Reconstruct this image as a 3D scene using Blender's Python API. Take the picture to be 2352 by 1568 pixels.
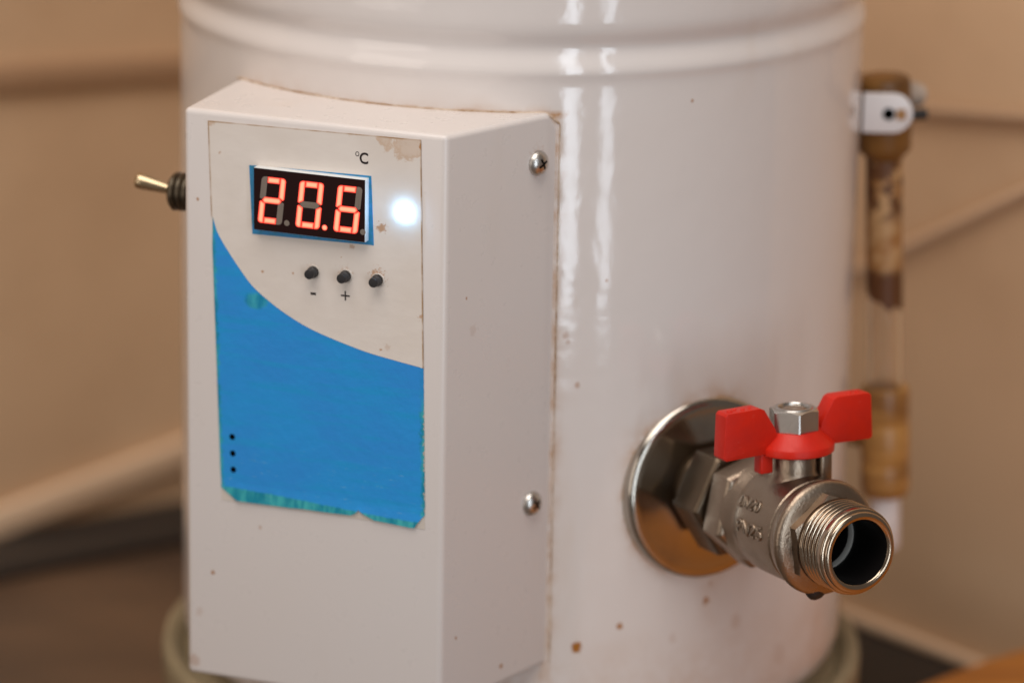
import bpy, bmesh, math, random
from mathutils import Vector, Matrix, noise
random.seed(7)
MM = 0.001
R_ = math.radians
scene = bpy.context.scene
for o in list(bpy.data.objects):
    bpy.data.objects.remove(o)

# ------------------------------------------------------------------ camera
PITCH, ROLL, DIST = R_(16.02), R_(0.973), 1257.0
cp, sp = math.cos(PITCH), math.sin(PITCH)
CAM = Vector((0, -DIST * cp, DIST * sp))
FW = Vector((0, cp, -sp)); RT0 = Vector((1, 0, 0)); UP0 = Vector((0, sp, cp))
RT = RT0 * math.cos(ROLL) + UP0 * math.sin(ROLL)
UP = -RT0 * math.sin(ROLL) + UP0 * math.cos(ROLL)
cam_data = bpy.data.cameras.new('camera')
cam = bpy.data.objects.new('camera', cam_data)
scene.collection.objects.link(cam)
m = Matrix((RT, UP, -FW)).transposed().to_4x4()
m.translation = CAM * MM
cam.matrix_world = m
cam_data.sensor_width = 36.0
cam_data.lens = 8900 / 2352 * 36
cam_data.clip_start = 0.05
cam_data.clip_end = 50
cam_data.dof.use_dof = True
cam_data.dof.focus_distance = 1.102
cam_data.dof.aperture_fstop = 5.6
scene.camera = cam

# ------------------------------------------------------------------ light
world = bpy.data.worlds.new('World'); scene.world = world; world.use_nodes = True
bg = world.node_tree.nodes['Background']
bg.inputs[0].default_value = (1.0, 0.84, 0.73, 1)
bg.inputs[1].default_value = 0.13

def area(name, loc, target, sx, sy, color, power):
    d = bpy.data.lights.new(name, 'AREA'); d.shape = 'RECTANGLE'
    d.size = sx; d.size_y = sy; d.color = color; d.energy = power
    o = bpy.data.objects.new(name, d); scene.collection.objects.link(o)
    o.location = loc
    o.rotation_euler = (Vector(target) - Vector(loc)).to_track_quat('-Z', 'Y').to_euler()
    return o
def window_light(name, az, dist, width, z0, z1, power):
    a = R_(az); zc = (z0 + z1) / 2
    loc = (math.sin(a) * dist, -math.cos(a) * dist, zc)
    return area(name, loc, (0, 0, zc), width, z1 - z0, (0.80, 0.90, 1.0), power)
window_light('window_daylight', 15.9, 2.1, 0.17, -0.52, 1.5, 8.6)
window_light('window_daylight', 27.8, 2.1, 0.125, -0.52, 1.5, 4.9)
area('ceiling_light', (-0.25, -0.75, 1.7), (0, -0.1, 0), 1.5, 1.5, (1.0, 0.935, 0.88), 27.0)
area('fill_light_left', (-1.6, -1.7, 0.35), (0, 0, 0), 1.0, 1.5, (1.0, 0.90, 0.82), 6.5)  # unseen warm fill from the left, added to brighten the walls

vs = scene.view_settings
scene.display_settings.display_device = 'sRGB'
vs.view_transform = 'Standard'; vs.look = 'None'; vs.exposure = 0.15; vs.gamma = 1.0
vs.use_curve_mapping = False
scene.cycles.use_denoising = True
scene.cycles.max_bounces = 8
scene.cycles.sample_clamp_indirect = 4.0

# ------------------------------------------------------------------ node helpers
class NT:
    def __init__(s, name):
        s.mat = bpy.data.materials.new(name); s.mat.use_nodes = True
        s.t = s.mat.node_tree; s.n = s.t.nodes; s.b = s.n['Principled BSDF']
    def new(s, typ, **kw):
        n = s.n.new(typ)
        for k, v in kw.items(): setattr(n, k, v)
        return n
    def put(s, sock, v):
        if isinstance(v, bpy.types.NodeSocket): s.t.links.new(v, sock)
        elif isinstance(v, (tuple, list)) and len(v) == 3 and sock.type == 'RGBA': sock.default_value = (*v, 1)
        else: sock.default_value = v
    def math(s, op, a, b=0.0, c=0.0, clamp=False):
        n = s.new('ShaderNodeMath', operation=op, use_clamp=clamp)
        s.put(n.inputs[0], a); s.put(n.inputs[1], b); s.put(n.inputs[2], c)
        return n.outputs[0]
    def vmath(s, op, a, b=(0, 0, 0)):
        n = s.new('ShaderNodeVectorMath', operation=op)
        s.put(n.inputs[0], a); s.put(n.inputs[1], b)
        return n.outputs['Value'] if op in ('DISTANCE', 'LENGTH', 'DOT_PRODUCT') else n.outputs[0]
    def noise(s, vec, scale, detail=3.0, rough=0.55, dist=0.0):
        n = s.new('ShaderNodeTexNoise')
        if vec is not None: s.put(n.inputs['Vector'], vec)
        n.inputs['Scale'].default_value = scale; n.inputs['Detail'].default_value = detail
        n.inputs['Roughness'].default_value = rough; n.inputs['Distortion'].default_value = dist
        return n.outputs['Fac']
    def ramp(s, v, lo, hi, a=0.0, b=1.0, smooth=True):
        n = s.new('ShaderNodeMapRange', interpolation_type='SMOOTHSTEP' if smooth else 'LINEAR')
        n.clamp = True
        s.put(n.inputs[0], v); s.put(n.inputs[1], lo); s.put(n.inputs[2], hi); s.put(n.inputs[3], a); s.put(n.inputs[4], b)
        return n.outputs[0]
    def mix(s, f, a, b):
        n = s.new('ShaderNodeMix', data_type='RGBA')
        s.put(n.inputs[0], f); s.put(n.inputs[6], a); s.put(n.inputs[7], b)
        return n.outputs[2]
    def obj(s): return s.new('ShaderNodeTexCoord').outputs['Object']
    def scale(s, vec, k):
        n = s.new('ShaderNodeMapping'); s.put(n.inputs[0], vec); n.inputs['Scale'].default_value = k
        return n.outputs[0]
    def attr(s, name):
        n = s.new('ShaderNodeAttribute'); n.attribute_name = name; return n
    def bump(s, h, strength, dist):
        n = s.new('ShaderNodeBump'); n.inputs['Strength'].default_value = strength
        n.inputs['Distance'].default_value = dist; s.put(n.inputs['Height'], h)
        s.put(s.b.inputs['Normal'], n.outputs[0]); return n.outputs[0]
    def set(s, **kw):
        names = dict(color='Base Color', rough='Roughness', metal='Metallic', coat='Coat Weight', coat_rough='Coat Roughness',
                     spec='Specular IOR Level', trans='Transmission Weight', ior='IOR', emit='Emission Color', estr='Emission Strength', alpha='Alpha', sss='Subsurface Weight')
        for k, v in kw.items(): s.put(s.b.inputs[names[k]], v)
        return s

ORIGIN = Vector((1.4, 0, -160.0))      # the boiler's base on the worktop, mm
def W(v): return (Vector(v) - ORIGIN) * MM   # absolute mm -> boiler-local metres

# ------------------------------------------------------------------ materials
ENAMEL = (0.70, 0.645, 0.615)
RUST = (0.36, 0.14, 0.025)
def spots_mask(k, co, spots, soft=0.55):
    """small rust specks at given places (absolute mm, radius mm)"""
    warp = k.noise(co, 700.0, 2.0)
    tot = None
    for x, y, z, r, f in spots:
        d = k.vmath('DISTANCE', k.scale(co, (1, 1, 0.8)), Vector(W((x, y, z))) * Vector((1, 1, 0.8)))
        d = k.math('MULTIPLY', d, k.math('ADD', k.math('MULTIPLY', warp, 1.7), 0.25))
        v = k.ramp(d, r * MM * (1 - soft) * 0.9, r * MM * 0.9, f, 0.0)
        tot = v if tot is None else k.math('MAXIMUM', tot, v)
    return tot

def enamel(name, spots, stain_attr=True, wave=0.21, rough=0.062):
    k = NT(name); co = k.obj()
    n1 = k.noise(co, 9.0, 3.0); n2 = k.noise(co, 160.0, 4.0)
    col = k.mix(k.ramp(n1, 0.3, 0.7, 0, 0.35), ENAMEL, (0.70, 0.615, 0.56))
    col = k.mix(k.ramp(k.noise(k.scale(co, (1, 1, 0.25)), 34.0, 4.0), 0.58, 0.8, 0, 0.22), col, (0.58, 0.45, 0.34))
    if stain_attr:
        st = k.attr('stain').outputs['Fac']
        stn = k.math('MULTIPLY', st, k.ramp(k.noise(co, 120.0, 5.0, 0.65), 0.33, 0.68, 0.15, 1.25), clamp=True)
        col = k.mix(stn, col, (0.44, 0.21, 0.065))
    fine = k.math('MULTIPLY', k.ramp(k.noise(co, 420.0, 1.0), 0.76, 0.80), k.ramp(k.noise(co, 23.0, 1.0), 0.54, 0.66))
    if stain_attr: col = k.mix(k.math('MULTIPLY', fine, 0.12), col, RUST)
    if spots: col = k.mix(spots_mask(k, co, spots), col, RUST)
    k.set(color=col, rough=k.ramp(n2, 0.3, 0.75, rough, rough + 0.05), spec=0.5)
    h = k.math('ADD', k.noise(k.scale(co, (1, 1, 0.8)), 120.0, 2.0, 0.45), k.math('MULTIPLY', n2, 0.05))
    k.bump(h, wave, 0.0006)
    return k.mat

M = {}
TANK_SPOTS = [(34.1, -102.9, -59.6, 1.5, 0.9), (21.2, -106.2, -65.4, 2.3, 1.0), (60.7, -90.2, -55.4, 1.7, 0.8), (15.9, -107, 32.9, 1.6, 0.35),
              (19.5, -106.5, 17.5, 1.2, 0.5), (27.6, -104.8, 49.1, 0.7, 0.8), (51.7, -95.6, 101.7, 0.8, 0.6), (70.5, -83, -64.5, 3.0, 0.2),
              (50.6, -96.2, -65.7, 2.0, 0.15), (85.4, -67.9, -80.6, 5.0, 0.15), (16.5, -106.8, 31.0, 1.0, 0.4), (62.0, -89.5, -50.0, 1.2, 0.35)]
M['enamel'] = enamel('white_enamel', TANK_SPOTS)

def simple(name, color, rough, metal=0.0, bump=None, spec=0.5, var=0.0, var_scale=60.0, var_col=None):
    k = NT(name); co = k.obj(); c = color
    if var: c = k.mix(k.ramp(k.noise(co, var_scale, 4.0), 0.35, 0.7, 0, var), color, var_col or tuple(x * 0.5 for x in color))
    k.set(color=c, rough=rough, metal=metal, spec=spec)
    if bump: k.bump(k.noise(co, bump[0], 4.0), bump[1], bump[2])
    return k.mat

def metal(name, color, r0, r1, scale, bumpd=0.0, dirt=0.0, dirt_col=(0.10, 0.06, 0.03), bscale=900.0):
    k = NT(name); co = k.obj()
    n = k.noise(co, scale, 5.0, 0.6)
    c = color
    if dirt: c = k.mix(k.ramp(n, 0.5, 0.8, 0, dirt), color, dirt_col)
    k.set(color=c, metal=1.0, rough=k.ramp(n, 0.3, 0.75, r0, r1))
    if bumpd: k.bump(k.noise(co, bscale, 3.0, 0.6), 0.6, bumpd)
    return k.mat

M['nickel_cast'] = metal('cast_nickel', (0.335, 0.26, 0.195), 0.27, 0.42, 90.0, 0.00022, 0.3, (0.17, 0.12, 0.08), 1300.0)
M['nickel'] = metal('machined_nickel', (0.44, 0.345, 0.255), 0.15, 0.26, 140.0, 0.0, 0.3, (0.25, 0.16, 0.09))
M['chrome'] = metal('dull_chrome', (0.46, 0.42, 0.365), 0.11, 0.22, 45.0, 0.0, 0.5, (0.20, 0.13, 0.075))
M['steel'] = metal('zinc_steel', (0.56, 0.535, 0.50), 0.26, 0.4, 120.0, 0.00003, 0.4, (0.3, 0.24, 0.18))
M['bronze'] = metal('tarnished_bronze', (0.15, 0.11, 0.075), 0.35, 0.5, 70.0, 0.0001, 0.4, (0.05, 0.03, 0.02))
M['switch_metal'] = metal('switch_brass', (0.55, 0.43, 0.27), 0.2, 0.3, 100.0)
M['switch_dark'] = metal('switch_dark_nut', (0.11, 0.09, 0.065), 0.3, 0.45, 100.0)
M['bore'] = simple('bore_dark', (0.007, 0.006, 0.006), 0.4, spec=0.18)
M['seat'] = simple('seat_ring', (0.62, 0.58, 0.52), 0.3)
M['black_rubber'] = simple('black_rubber', (0.012, 0.010, 0.009), 0.55)
M['black_plastic'] = simple('black_plastic', (0.016, 0.015, 0.017), 0.42)
M['ink'] = simple('black_ink', (0.014, 0.007, 0.007), 0.6)
M['hole'] = simple('dark_hole', (0.002, 0.002, 0.002), 0.9, spec=0.0)
M['red'] = None
k = NT('red_plastic'); co = k.obj()
k.set(color=k.mix(k.ramp(k.noise(co, 80.0, 4.0), 0.3, 0.75), (0.60, 0.017, 0.005), (0.47, 0.011, 0.004)), rough=k.ramp(k.noise(co, 160.0, 3.0), 0.3, 0.7, 0.36, 0.5), spec=0.3)
sc = k.ramp(k.noise(k.scale(co, (1, 1, 4)), 420.0, 4.0, 0.7), 0.64, 0.72)
k.put(k.b.inputs['Base Color'], k.mix(k.math('MULTIPLY', sc, 0.35), k.b.inputs['Base Color'].links[0].from_socket, (0.62, 0.13, 0.09)))
k.bump(k.noise(co, 700.0, 3.0), 0.45, 0.00015); M['red'] = k.mat

# seam of old sealant between box and tank
k = NT('rusty_sealant'); co = k.obj()
k.set(color=k.mix(k.ramp(k.noise(co, 130.0, 5.0, 0.7), 0.36, 0.62), (0.31, 0.17, 0.075), (0.62, 0.50, 0.39)), rough=0.7)
M['seam'] = k.mat
M['base'] = simple('base_paint', (0.30, 0.245, 0.15), 0.45, var=0.4, var_scale=30.0)

# wood of the round board
k = NT('orange_wood'); co = k.obj()
g = k.noise(k.scale(co, (3, 40, 3)), 3.0, 5.0, 0.6, 0.6)
k.set(color=k.mix(k.ramp(g, 0.3, 0.7), (0.50, 0.19, 0.028), (0.36, 0.12, 0.016)), rough=0.38); M['wood'] = k.mat
# worktop
k = NT('brown_worktop'); co = k.obj()
c = k.mix(k.ramp(k.noise(k.scale(co, (1, 2.2, 1)), 6.0, 3.0), 0.35, 0.65), (0.15, 0.09, 0.053), (0.08, 0.05, 0.033))
k.set(color=c, rough=0.42); M['worktop'] = k.mat
M['black_strip'] = simple('black_strip', (0.020, 0.015, 0.012), 0.6)
def wallpaint(name, c0, c1):
    k = NT(name); co = k.obj()
    k.set(color=k.mix(k.ramp(k.noise(co, 3.0, 5.0, 0.6), 0.35, 0.65), c0, c1), rough=0.75, spec=0.3)
    k.bump(k.noise(co, 140.0, 3.0), 0.3, 0.0006); return k.mat
M['wall'] = wallpaint('tan_wall_paint', (0.71, 0.50, 0.315), (0.56, 0.375, 0.228))
M['bar'] = simple('pale_bar_paint', (0.72, 0.525, 0.355), 0.6)
M['shadow_band'] = simple('shadow_band_brown', (0.42, 0.26, 0.15), 0.7)  # darker tan holding the soft shadow band of the left wall
M['shadow_line'] = simple('shadow_line_brown', (0.46, 0.31, 0.20), 0.6)  # brown tone of the level shadow line on the right wall
M['grimy_plastic'] = simple('grimy_plastic', (0.44, 0.37, 0.31), 0.5, var=0.6, var_scale=140.0)
M['white_plastic'] = simple('white_plastic', (0.75, 0.71, 0.70), 0.35)

# ------------------------------------------------------------------ mesh builder (absolute mm in, metres out)
class Frame:
    def __init__(s, o, x, y, z): s.o, s.x, s.y, s.z = Vector(o), Vector(x), Vector(y), Vector(z)
    def __call__(s, a, b, c): return s.o + s.x * a + s.y * b + s.z * c
IDF = Frame((0, 0, 0), (1, 0, 0), (0, 1, 0), (0, 0, 1))

class MB:
    def __init__(s): s.v = []; s.f = []; s.mi = []; s.uv = None; s.at = {}
    def add(s, verts, faces, mi=0):
        b = len(s.v); s.v += [Vector(v) for v in verts]
        for f in faces: s.f.append([b + i for i in f]); s.mi.append(mi)
        return b
    def lathe(s, fr, prof, seg=64, cap0=False, cap1=False, mi=0, a0=0.0):
        """profile [(radius, height)] turned about fr.z"""
        vs, fs = [], []; n = len(prof)
        for i in range(seg):
            t = a0 + 2 * math.pi * i / seg; c, d = math.cos(t), math.sin(t)
            for r, h in prof: vs.append(fr(r * c, r * d, h))
        for i in range(seg):
            j = (i + 1) % seg
            for q in range(n - 1): fs.append([i * n + q, j * n + q, j * n + q + 1, i * n + q + 1])
        if cap0: fs.append([i * n for i in range(seg)][::-1])
        if cap1: fs.append([i * n + n - 1 for i in range(seg)])
        s.add(vs, fs, mi); return s
    def prism(s, fr, pts, h0, h1, mi=0, inset=0.0):
        """polygon in fr x,y extruded along fr.z"""
        n = len(pts); cx = sum(p[0] for p in pts) / n; cy = sum(p[1] for p in pts) / n
        vs = [fr(x, y, h0) for x, y in pts]
        if inset:
            L = max(math.hypot(x - cx, y - cy) for x, y in pts); kf = 1 - inset / L
            vs += [fr(x, y, h1 - inset) for x, y in pts] + [fr(cx + (x - cx) * kf, cy + (y - cy) * kf, h1) for x, y in pts]
        else: vs += [fr(x, y, h1) for x, y in pts]
        lv = len(vs) // n; fs = [list(range(n))[::-1], [(lv - 1) * n + i for i in range(n)]]
        for q in range(lv - 1):
            for i in range(n): j = (i + 1) % n; fs.append([q * n + i, q * n + j, (q + 1) * n + j, (q + 1) * n + i])
        s.add(vs, fs, mi); return s
    def tube(s, pts, r, seg=8, mi=0, caps=True):
        pts = [Vector(p) for p in pts]; n = len(pts); vs, fs = [], []
        rr = r if isinstance(r, (list, tuple)) else [r] * n
        ref = None
        for i, p in enumerate(pts):
            t = (pts[min(i + 1, n - 1)] - pts[max(i - 1, 0)]).normalized()
            if ref is None: ref = Vector((0, 0, 1)) if abs(t.z) < 0.9 else Vector((1, 0, 0))
            u = (ref - t * ref.dot(t)).normalized(); w = t.cross(u); ref = u
            for j in range(seg):
                a = 2 * math.pi * j / seg; vs.append(p + (u * math.cos(a) + w * math.sin(a)) * rr[i])
        for i in range(n - 1):
            for j in range(seg):
                q = (j + 1) % seg; fs.append([i * seg + j, i * seg + q, (i + 1) * seg + q, (i + 1) * seg + j])
        if caps: fs += [list(range(seg))[::-1], [(n - 1) * seg + j for j in range(seg)]]
        s.add(vs, fs, mi); return s
    def build(s, name, mat, parent=None, smooth=40, bevel=0.0, bseg=3, world=False):
        me = bpy.data.meshes.new(name)
        vv = [tuple(v * MM) if world else tuple(W(v)) for v in s.v]
        me.from_pydata(vv, [], s.f)
        for mm in (mat if isinstance(mat, (list, tuple)) else [mat]): me.materials.append(mm)
        me.polygons.foreach_set('material_index', s.mi)
        for an, vals in s.at.items():
            a = me.attributes.new(an, 'FLOAT', 'POINT'); a.data.foreach_set('value', vals)
        if s.uv is not None:
            a = me.attributes.new('place', 'FLOAT_VECTOR', 'POINT')
            a.data.foreach_set('vector', [c for p in s.uv for c in p])
        bm = bmesh.new(); bm.from_mesh(me)
        bmesh.ops.recalc_face_normals(bm, faces=bm.faces[:])
        if bevel:
            es = [e for e in bm.edges if len(e.link_faces) == 2 and e.calc_face_angle(0) > R_(28)]
            bmesh.ops.bevel(bm, geom=es, offset=bevel * MM, segments=bseg, profile=0.5, affect='EDGES', clamp_overlap=True)
        bm.to_mesh(me); bm.free()
        if smooth:
            me.polygons.foreach_set('use_smooth', [True] * len(me.polygons))
            me.set_sharp_from_angle(angle=R_(smooth))
        me.update()
        o = bpy.data.objects.new(name, me); scene.collection.objects.link(o)
        if parent is not None: o.parent = parent
        return o

def box_pts(x0, x1, y0, y1): return [(x0, y0), (x1, y0), (x1, y1), (x0, y1)]
def ngon(n, r, a0=0.0): return [(r * math.cos(a0 + 2 * math.pi * i / n), r * math.sin(a0 + 2 * math.pi * i / n)) for i in range(n)]
def structure(o): o['kind'] = 'structure'; return o
def thing(o, label, cat, group=None):
    o['label'] = label; o['category'] = cat
    if group: o['group'] = group
    return o

def text_mesh(txt, size, bold=0.0):
    """flat text outline -> (verts2d, faces), lower-left origin, in mm"""
    cu = bpy.data.curves.new('lettering', 'FONT'); cu.body = txt; cu.size = size; cu.offset = bold
    cu.resolution_u = 4
    ob = bpy.data.objects.new('lettering', cu); scene.collection.objects.link(ob)
    dg = bpy.context.evaluated_depsgraph_get(); dg.update()
    me = bpy.data.meshes.new_from_object(ob.evaluated_get(dg))
    vs = [(v.co.x, v.co.y) for v in me.vertices]; fs = [list(p.vertices) for p in me.polygons]
    bpy.data.objects.remove(ob); bpy.data.curves.remove(cu); bpy.data.meshes.remove(me)
    x0 = min(v[0] for v in vs); x1 = max(v[0] for v in vs); y0 = min(v[1] for v in vs); y1 = max(v[1] for v in vs)
    return [(v[0] - x0, v[1] - y0) for v in vs], fs, x1 - x0, y1 - y0

# ================================================================== SETTING
ZF = -160.0
K = Vector((-37, 366, ZF))                     # room corner behind the boiler
aL, aR = R_(34.56), R_(-49.6)
dL = Vector((math.cos(aL), math.sin(aL), 0)); nL = Vector((dL.y, -dL.x, 0))
dR = Vector((math.cos(aR), math.sin(aR), 0)); nR = Vector((dR.y, -dR.x, 0))
UPZ = Vector((0, 0, 1))
FL = Frame(K, dL, nL, UPZ)        # along wall (negative s = away from corner), out of wall, up
FR = Frame(K, dR, nR, UPZ)
def slab(fr, x0, x1, y0, y1, z0, z1):
    b = MB(); b.prism(fr, box_pts(x0, x1, y0, y1), z0, z1); return b
structure(slab(FL, -900, 12, -40, 0, -30, 1000).build('wall_left', M['wall'], world=True, smooth=0))
structure(slab(FR, 0, 560, -40, 0, -30, 1000).build('wall_right', M['wall'], world=True, smooth=0))
b = MB()
cR = FR(560, 0, 0); cL = FL(-900, 0, 0)
b.prism(IDF, [(K.x, K.y), (cL.x, cL.y), (-620, -330), (250, -330), (cR.x, cR.y)], ZF - 30, ZF)
structure(b.build('worktop', M['worktop'], world=True, bevel=2.0))
structure(slab(FL, -880, -48, 0.5, 40, 0.3, 5.0).build('floor_strip', M['black_strip'], world=True, bevel=1.0))
structure(slab(FR, 3, 545, 0.5, 92, 0.3, 5.0).build('floor_strip', M['black_strip'], world=True, bevel=1.0))
structure(slab(FR, 42, 545, 0.4, 5, 5.2, 9.0).build('skirting', M['bar'], world=True, bevel=1.2))

def bar_on_wall(fr, p0, p1, width, depth, name, mat, bev=1.5):
    (s0, z0), (s1, z1) = p0, p1
    d = Vector((s1 - s0, z1 - z0)); L = d.length; d /= L; n = Vector((-d.y, d.x)) * width / 2
    q = [(s0 + n.x, z0 + n.y), (s0 - n.x, z0 - n.y), (s1 - n.x, z1 - n.y), (s1 + n.x, z1 + n.y)]
    b = MB(); f2 = Frame(fr.o, fr.x, fr.z, fr.y)
    b.prism(f2, q, 0.4, depth); return b.build(name, mat, world=True, bevel=bev)
thing(bar_on_wall(FL, (-211, 9), (-20, 43), 12, 5, 'wall_bar', M['bar']), 'pale beige bar slanting up the wall beside the control box', 'bar')  # raised bar put along the pale diagonal band on the wall
thing(bar_on_wall(FL, (-520, 206), (-8, 180), 11, 4, 'wall_shadow_band', M['shadow_band']), 'brown horizontal strip standing for a soft shadow high on the wall behind the toggle switch', 'shadow band')  # thin dark slab in place of a soft shadow band
def shadow_line(fr, pts, r, name, mat='shadow_line'):  # builds a shadow line of the wall as a thin tube
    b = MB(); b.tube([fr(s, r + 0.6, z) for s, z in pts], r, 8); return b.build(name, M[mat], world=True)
thing(shadow_line(FR, [(190, 104), (276, 153), (332, 185), (430, 241)], 1.7, 'wall_shadow_line', 'bar'), 'thin pale tube standing for a shadow edge rising diagonally across the wall behind the sight tube', 'shadow line', 'shadow lines on the wall')  # pale tube in place of a diagonal shadow edge
thing(shadow_line(FR, [(235, 200), (284, 206), (330, 212), (430, 225)], 2.0, 'wall_shadow_line'), 'thin brown tube standing for a soft shadow running nearly level from the sight tube clamp', 'shadow line', 'shadow lines on the wall')  # brown tube in place of a fuzzy level shadow

# round wooden board in the lower right corner
b = MB(); fb = Frame((346, -166, ZF), (1, 0, 0), (0, 1, 0), (0, 0, 1))
b.lathe(fb, [(272, 0.5), (277, 4), (280, 14), (280, 28), (277, 36), (270, 40), (0.01, 40.5)], 128, cap0=True)
thing(b.build('wooden_board', M['wood'], world=True, smooth=60), 'round orange wooden board at the corner beneath the valve', 'board')

# ================================================================== BOILER
boiler = bpy.data.objects.new('water_boiler', None); scene.collection.objects.link(boiler)
boiler.location = ORIGIN * MM
thing(boiler, 'white enamel cylindrical water boiler with red digital temperature display and outlet valve', 'boiler')
AX = Vector((1.4, 0, 0))
ATAN = lambda v: math.degrees(math.atan2(v.x, -v.y))

# --- geometry of the control box (local u along its front, v up, w out of the front)
BA = R_(-21.73)
T = Vector((math.cos(BA), math.sin(BA), 0)); N = Vector((T.y, -T.x, 0)); FRONT = 138.18
FB = Frame(AX + N * FRONT, T, UPZ, N)
U0, U1, ZB, ZT = -50.2, 32.6, -74.2, 100.4
pA, pB = FB(U0, 0, 0), FB(U1, 0, 0)
RT_TANK = 108.0
azC, azL = R_(6.0), R_(-52.2)
# valve frame
azb, azd, el = R_(32.5), R_(29.7), R_(3.0)
VO = AX + Vector((108 * math.sin(azb), -108 * math.cos(azb), -18.5))
Va = Vector((math.sin(azd) * math.cos(el), -math.cos(azd) * math.cos(el), math.sin(el)))
Vs = Vector((math.cos(azd), math.sin(azd), 0)); Vh = Va.cross(Vs) * -1
if Vh.z < 0: Vh = -Vh
FV = Frame(VO, Vs, Vh, Va)       # x right, y up, z out along the valve

# --- shell
prof = [(98, -98.2), (103.5, -97.8), (106.2, -96.2), (107.5, -93), (107.9, -89), (108, -84), (108, -77)]
z = -70.0
while z < 104: prof.append((108.0, z)); z += 1.6
prof += [(108.0, 106.5), (108.05, 108.2), (108.2, 109.6), (108.42, 110.6), (108.55, 111.5), (108.5, 112.5), (108.2, 113.8), (107.7, 115.1), (107.2, 116.4),
         (106.85, 117.5), (106.7, 118.5), (106.8, 119.5), (107.15, 120.7), (107.7, 122.0), (108.15, 123.3), (108.45, 124.8), (108.6, 126.5), (108.65, 128.5)]
prof += [(108.65, 138), (108.65, 165), (108.65, 186), (108, 191), (104, 194), (80, 198), (40, 201), (0.01, 202)]
b = MB(); fs_ = Frame(AX, (1, 0, 0), (0, 1, 0), UPZ); SEG = 420
b.lathe(fs_, prof, SEG, cap0=True)
st = []
ec = VO
for v in b.v:
    d = v - AX; az = math.atan2(d.x, -d.y); zz = v.z; s_ = 0.0
    wob = 0.7 + 0.9 * noise.noise(Vector((zz * 0.11, az * 14, 0)))
    # beside the right seam
    dd = (az - azC) * 108
    if -3 < dd < 7 and ZB < zz < 101: s_ = max(s_, 0.5 * math.exp(-max(dd - 0.3, 0) / (1.5 * wob + 0.2)))
    # under the lower end of the box
    if azL < az < azC + 0.02 and zz < ZB: s_ = max(s_, 0.65 * math.exp((zz - ZB) / 5.0) * wob)
    # above the top seam
    if azL < az < azC + 0.02 and zz > 99.4: s_ = max(s_, 0.6 * math.exp(-(zz - 99.8) / (0.9 * wob + 0.25)))
    # round the valve's wall plate
    q = v - ec; rr = math.hypot(q.dot(Vs), q.dot(Vh))
    if rr < 45 and d.dot(Va) > 0:
        an = math.atan2(q.dot(Vh), q.dot(Vs)); w2 = 0.8 + 1.1 * noise.noise(Vector((math.cos(an) * 2.2, math.sin(an) * 2.2, 3)))
        s_ = max(s_, 0.85 * math.exp(-max(rr - 27.5, 0) / (1.6 * max(w2, 0.15))))
        s_ = max(s_, 0.95 * math.exp(-max(rr - 28, 0) / 2.2) * math.exp(-((an - 2.5) / 0.38) ** 2), 0.7 * math.exp(-max(rr - 28, 0) / 2.6) * math.exp(-((an - 1.5) / 0.5) ** 2))
    # drips below the plate
    if d.dot(Va) > 0 and q.dot(Vh) < -20:
        s_ = max(s_, 0.22 * math.exp(-((q.dot(Vs) - 3) / 5.0) ** 2) * math.exp((q.dot(Vh) + 26) / 18))
    # grime gathering at the bottom edge
    if zz < -60: s_ = max(s_, 0.30 * (min(1, (-60 - zz) / 26)) * (0.6 + 0.6 * noise.noise(Vector((az * 5, zz * 0.05, 9)))))
    # thin yellowing in the groove
    st.append(max(0.0, min(1.0, s_)))
b.at['stain'] = st
shell = b.build('tank_shell', M['enamel'], boiler, smooth=50)
shell['label'] = 'white enamel cylindrical shell with a raised bead near the top'

# --- base ring and feet
b = MB(); b.lathe(fs_, [(96, -98.6), (102, -99.6), (104.5, -103), (107.5, -103.6), (109.3, -101.2), (110.8, -99.4), (113.2, -98.8), (114.8, -100), (115.3, -103), (114.8, -115), (112, -118), (60, -118)], 160, cap1=True)
b.build('base_ring', M['base'], boiler, smooth=45)
for i in range(3):
    a = R_(100 + 120 * i); c = AX + Vector((math.cos(a) * 88, math.sin(a) * 88, 0))
    b = MB(); b.lathe(Frame(c, (1, 0, 0), (0, 1, 0), UPZ), [(11, ZF + 0.4), (13, ZF + 3), (10, ZF + 12), (9, -118.3)], 32, cap0=True, cap1=True)
    b.build('foot', M['black_rubber'], boiler)

# --- control box
BOX_SPOTS = []
def onfront(u, v, r, f): p = FB(u, v, 0); BOX_SPOTS.append((p.x, p.y, p.z, r, f))
onfront(-41.5, -41, 0.9, 0.9); onfront(-9.5, -76.0 + 3, 1.1, 1.0); onfront(-45.8, 73.5, 0.7, 0.8)
onfront(-25.8, -24.5, 0.8, 0.4); onfront(-48.0, -70, 2.8, 0.35); onfront(-46.0, -54, 1.8, 0.18)
pC = AX + Vector((math.sin(azC), -math.cos(azC), 0)) * 106.9
pL = AX + Vector((math.sin(azL), -math.cos(azL), 0)) * 106.9
w_ = (pC - pB).normalized(); mS = Vector((w_.y, -w_.x, 0))
FS = Frame(pB, w_, UPZ, mS)        # right side face: x back along the side, y up, z outwards
def onside(x, v, r, f): p = FS(x, v, 0); BOX_SPOTS.append((p.x, p.y, p.z, r, f))
onside(26, -66, 1.0, 0.9); onside(9, 51, 0.6, 0.7); onside(12, 41, 2.2, 0.15); onside(38, 86.8, 5.2, 0.30); onside(38, -17.4, 5.0, 0.25); onside(6.5, -52, 0.7, 0.7)
M['box'] = enamel('box_enamel', BOX_SPOTS, stain_attr=False, wave=0.015, rough=0.27)
NARC = 26
arc = [AX + Vector((math.sin(azC + (azL - azC) * i / NARC), -math.cos(azC + (azL - azC) * i / NARC), 0)) * 107.2 for i in range(NARC + 1)]
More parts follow.
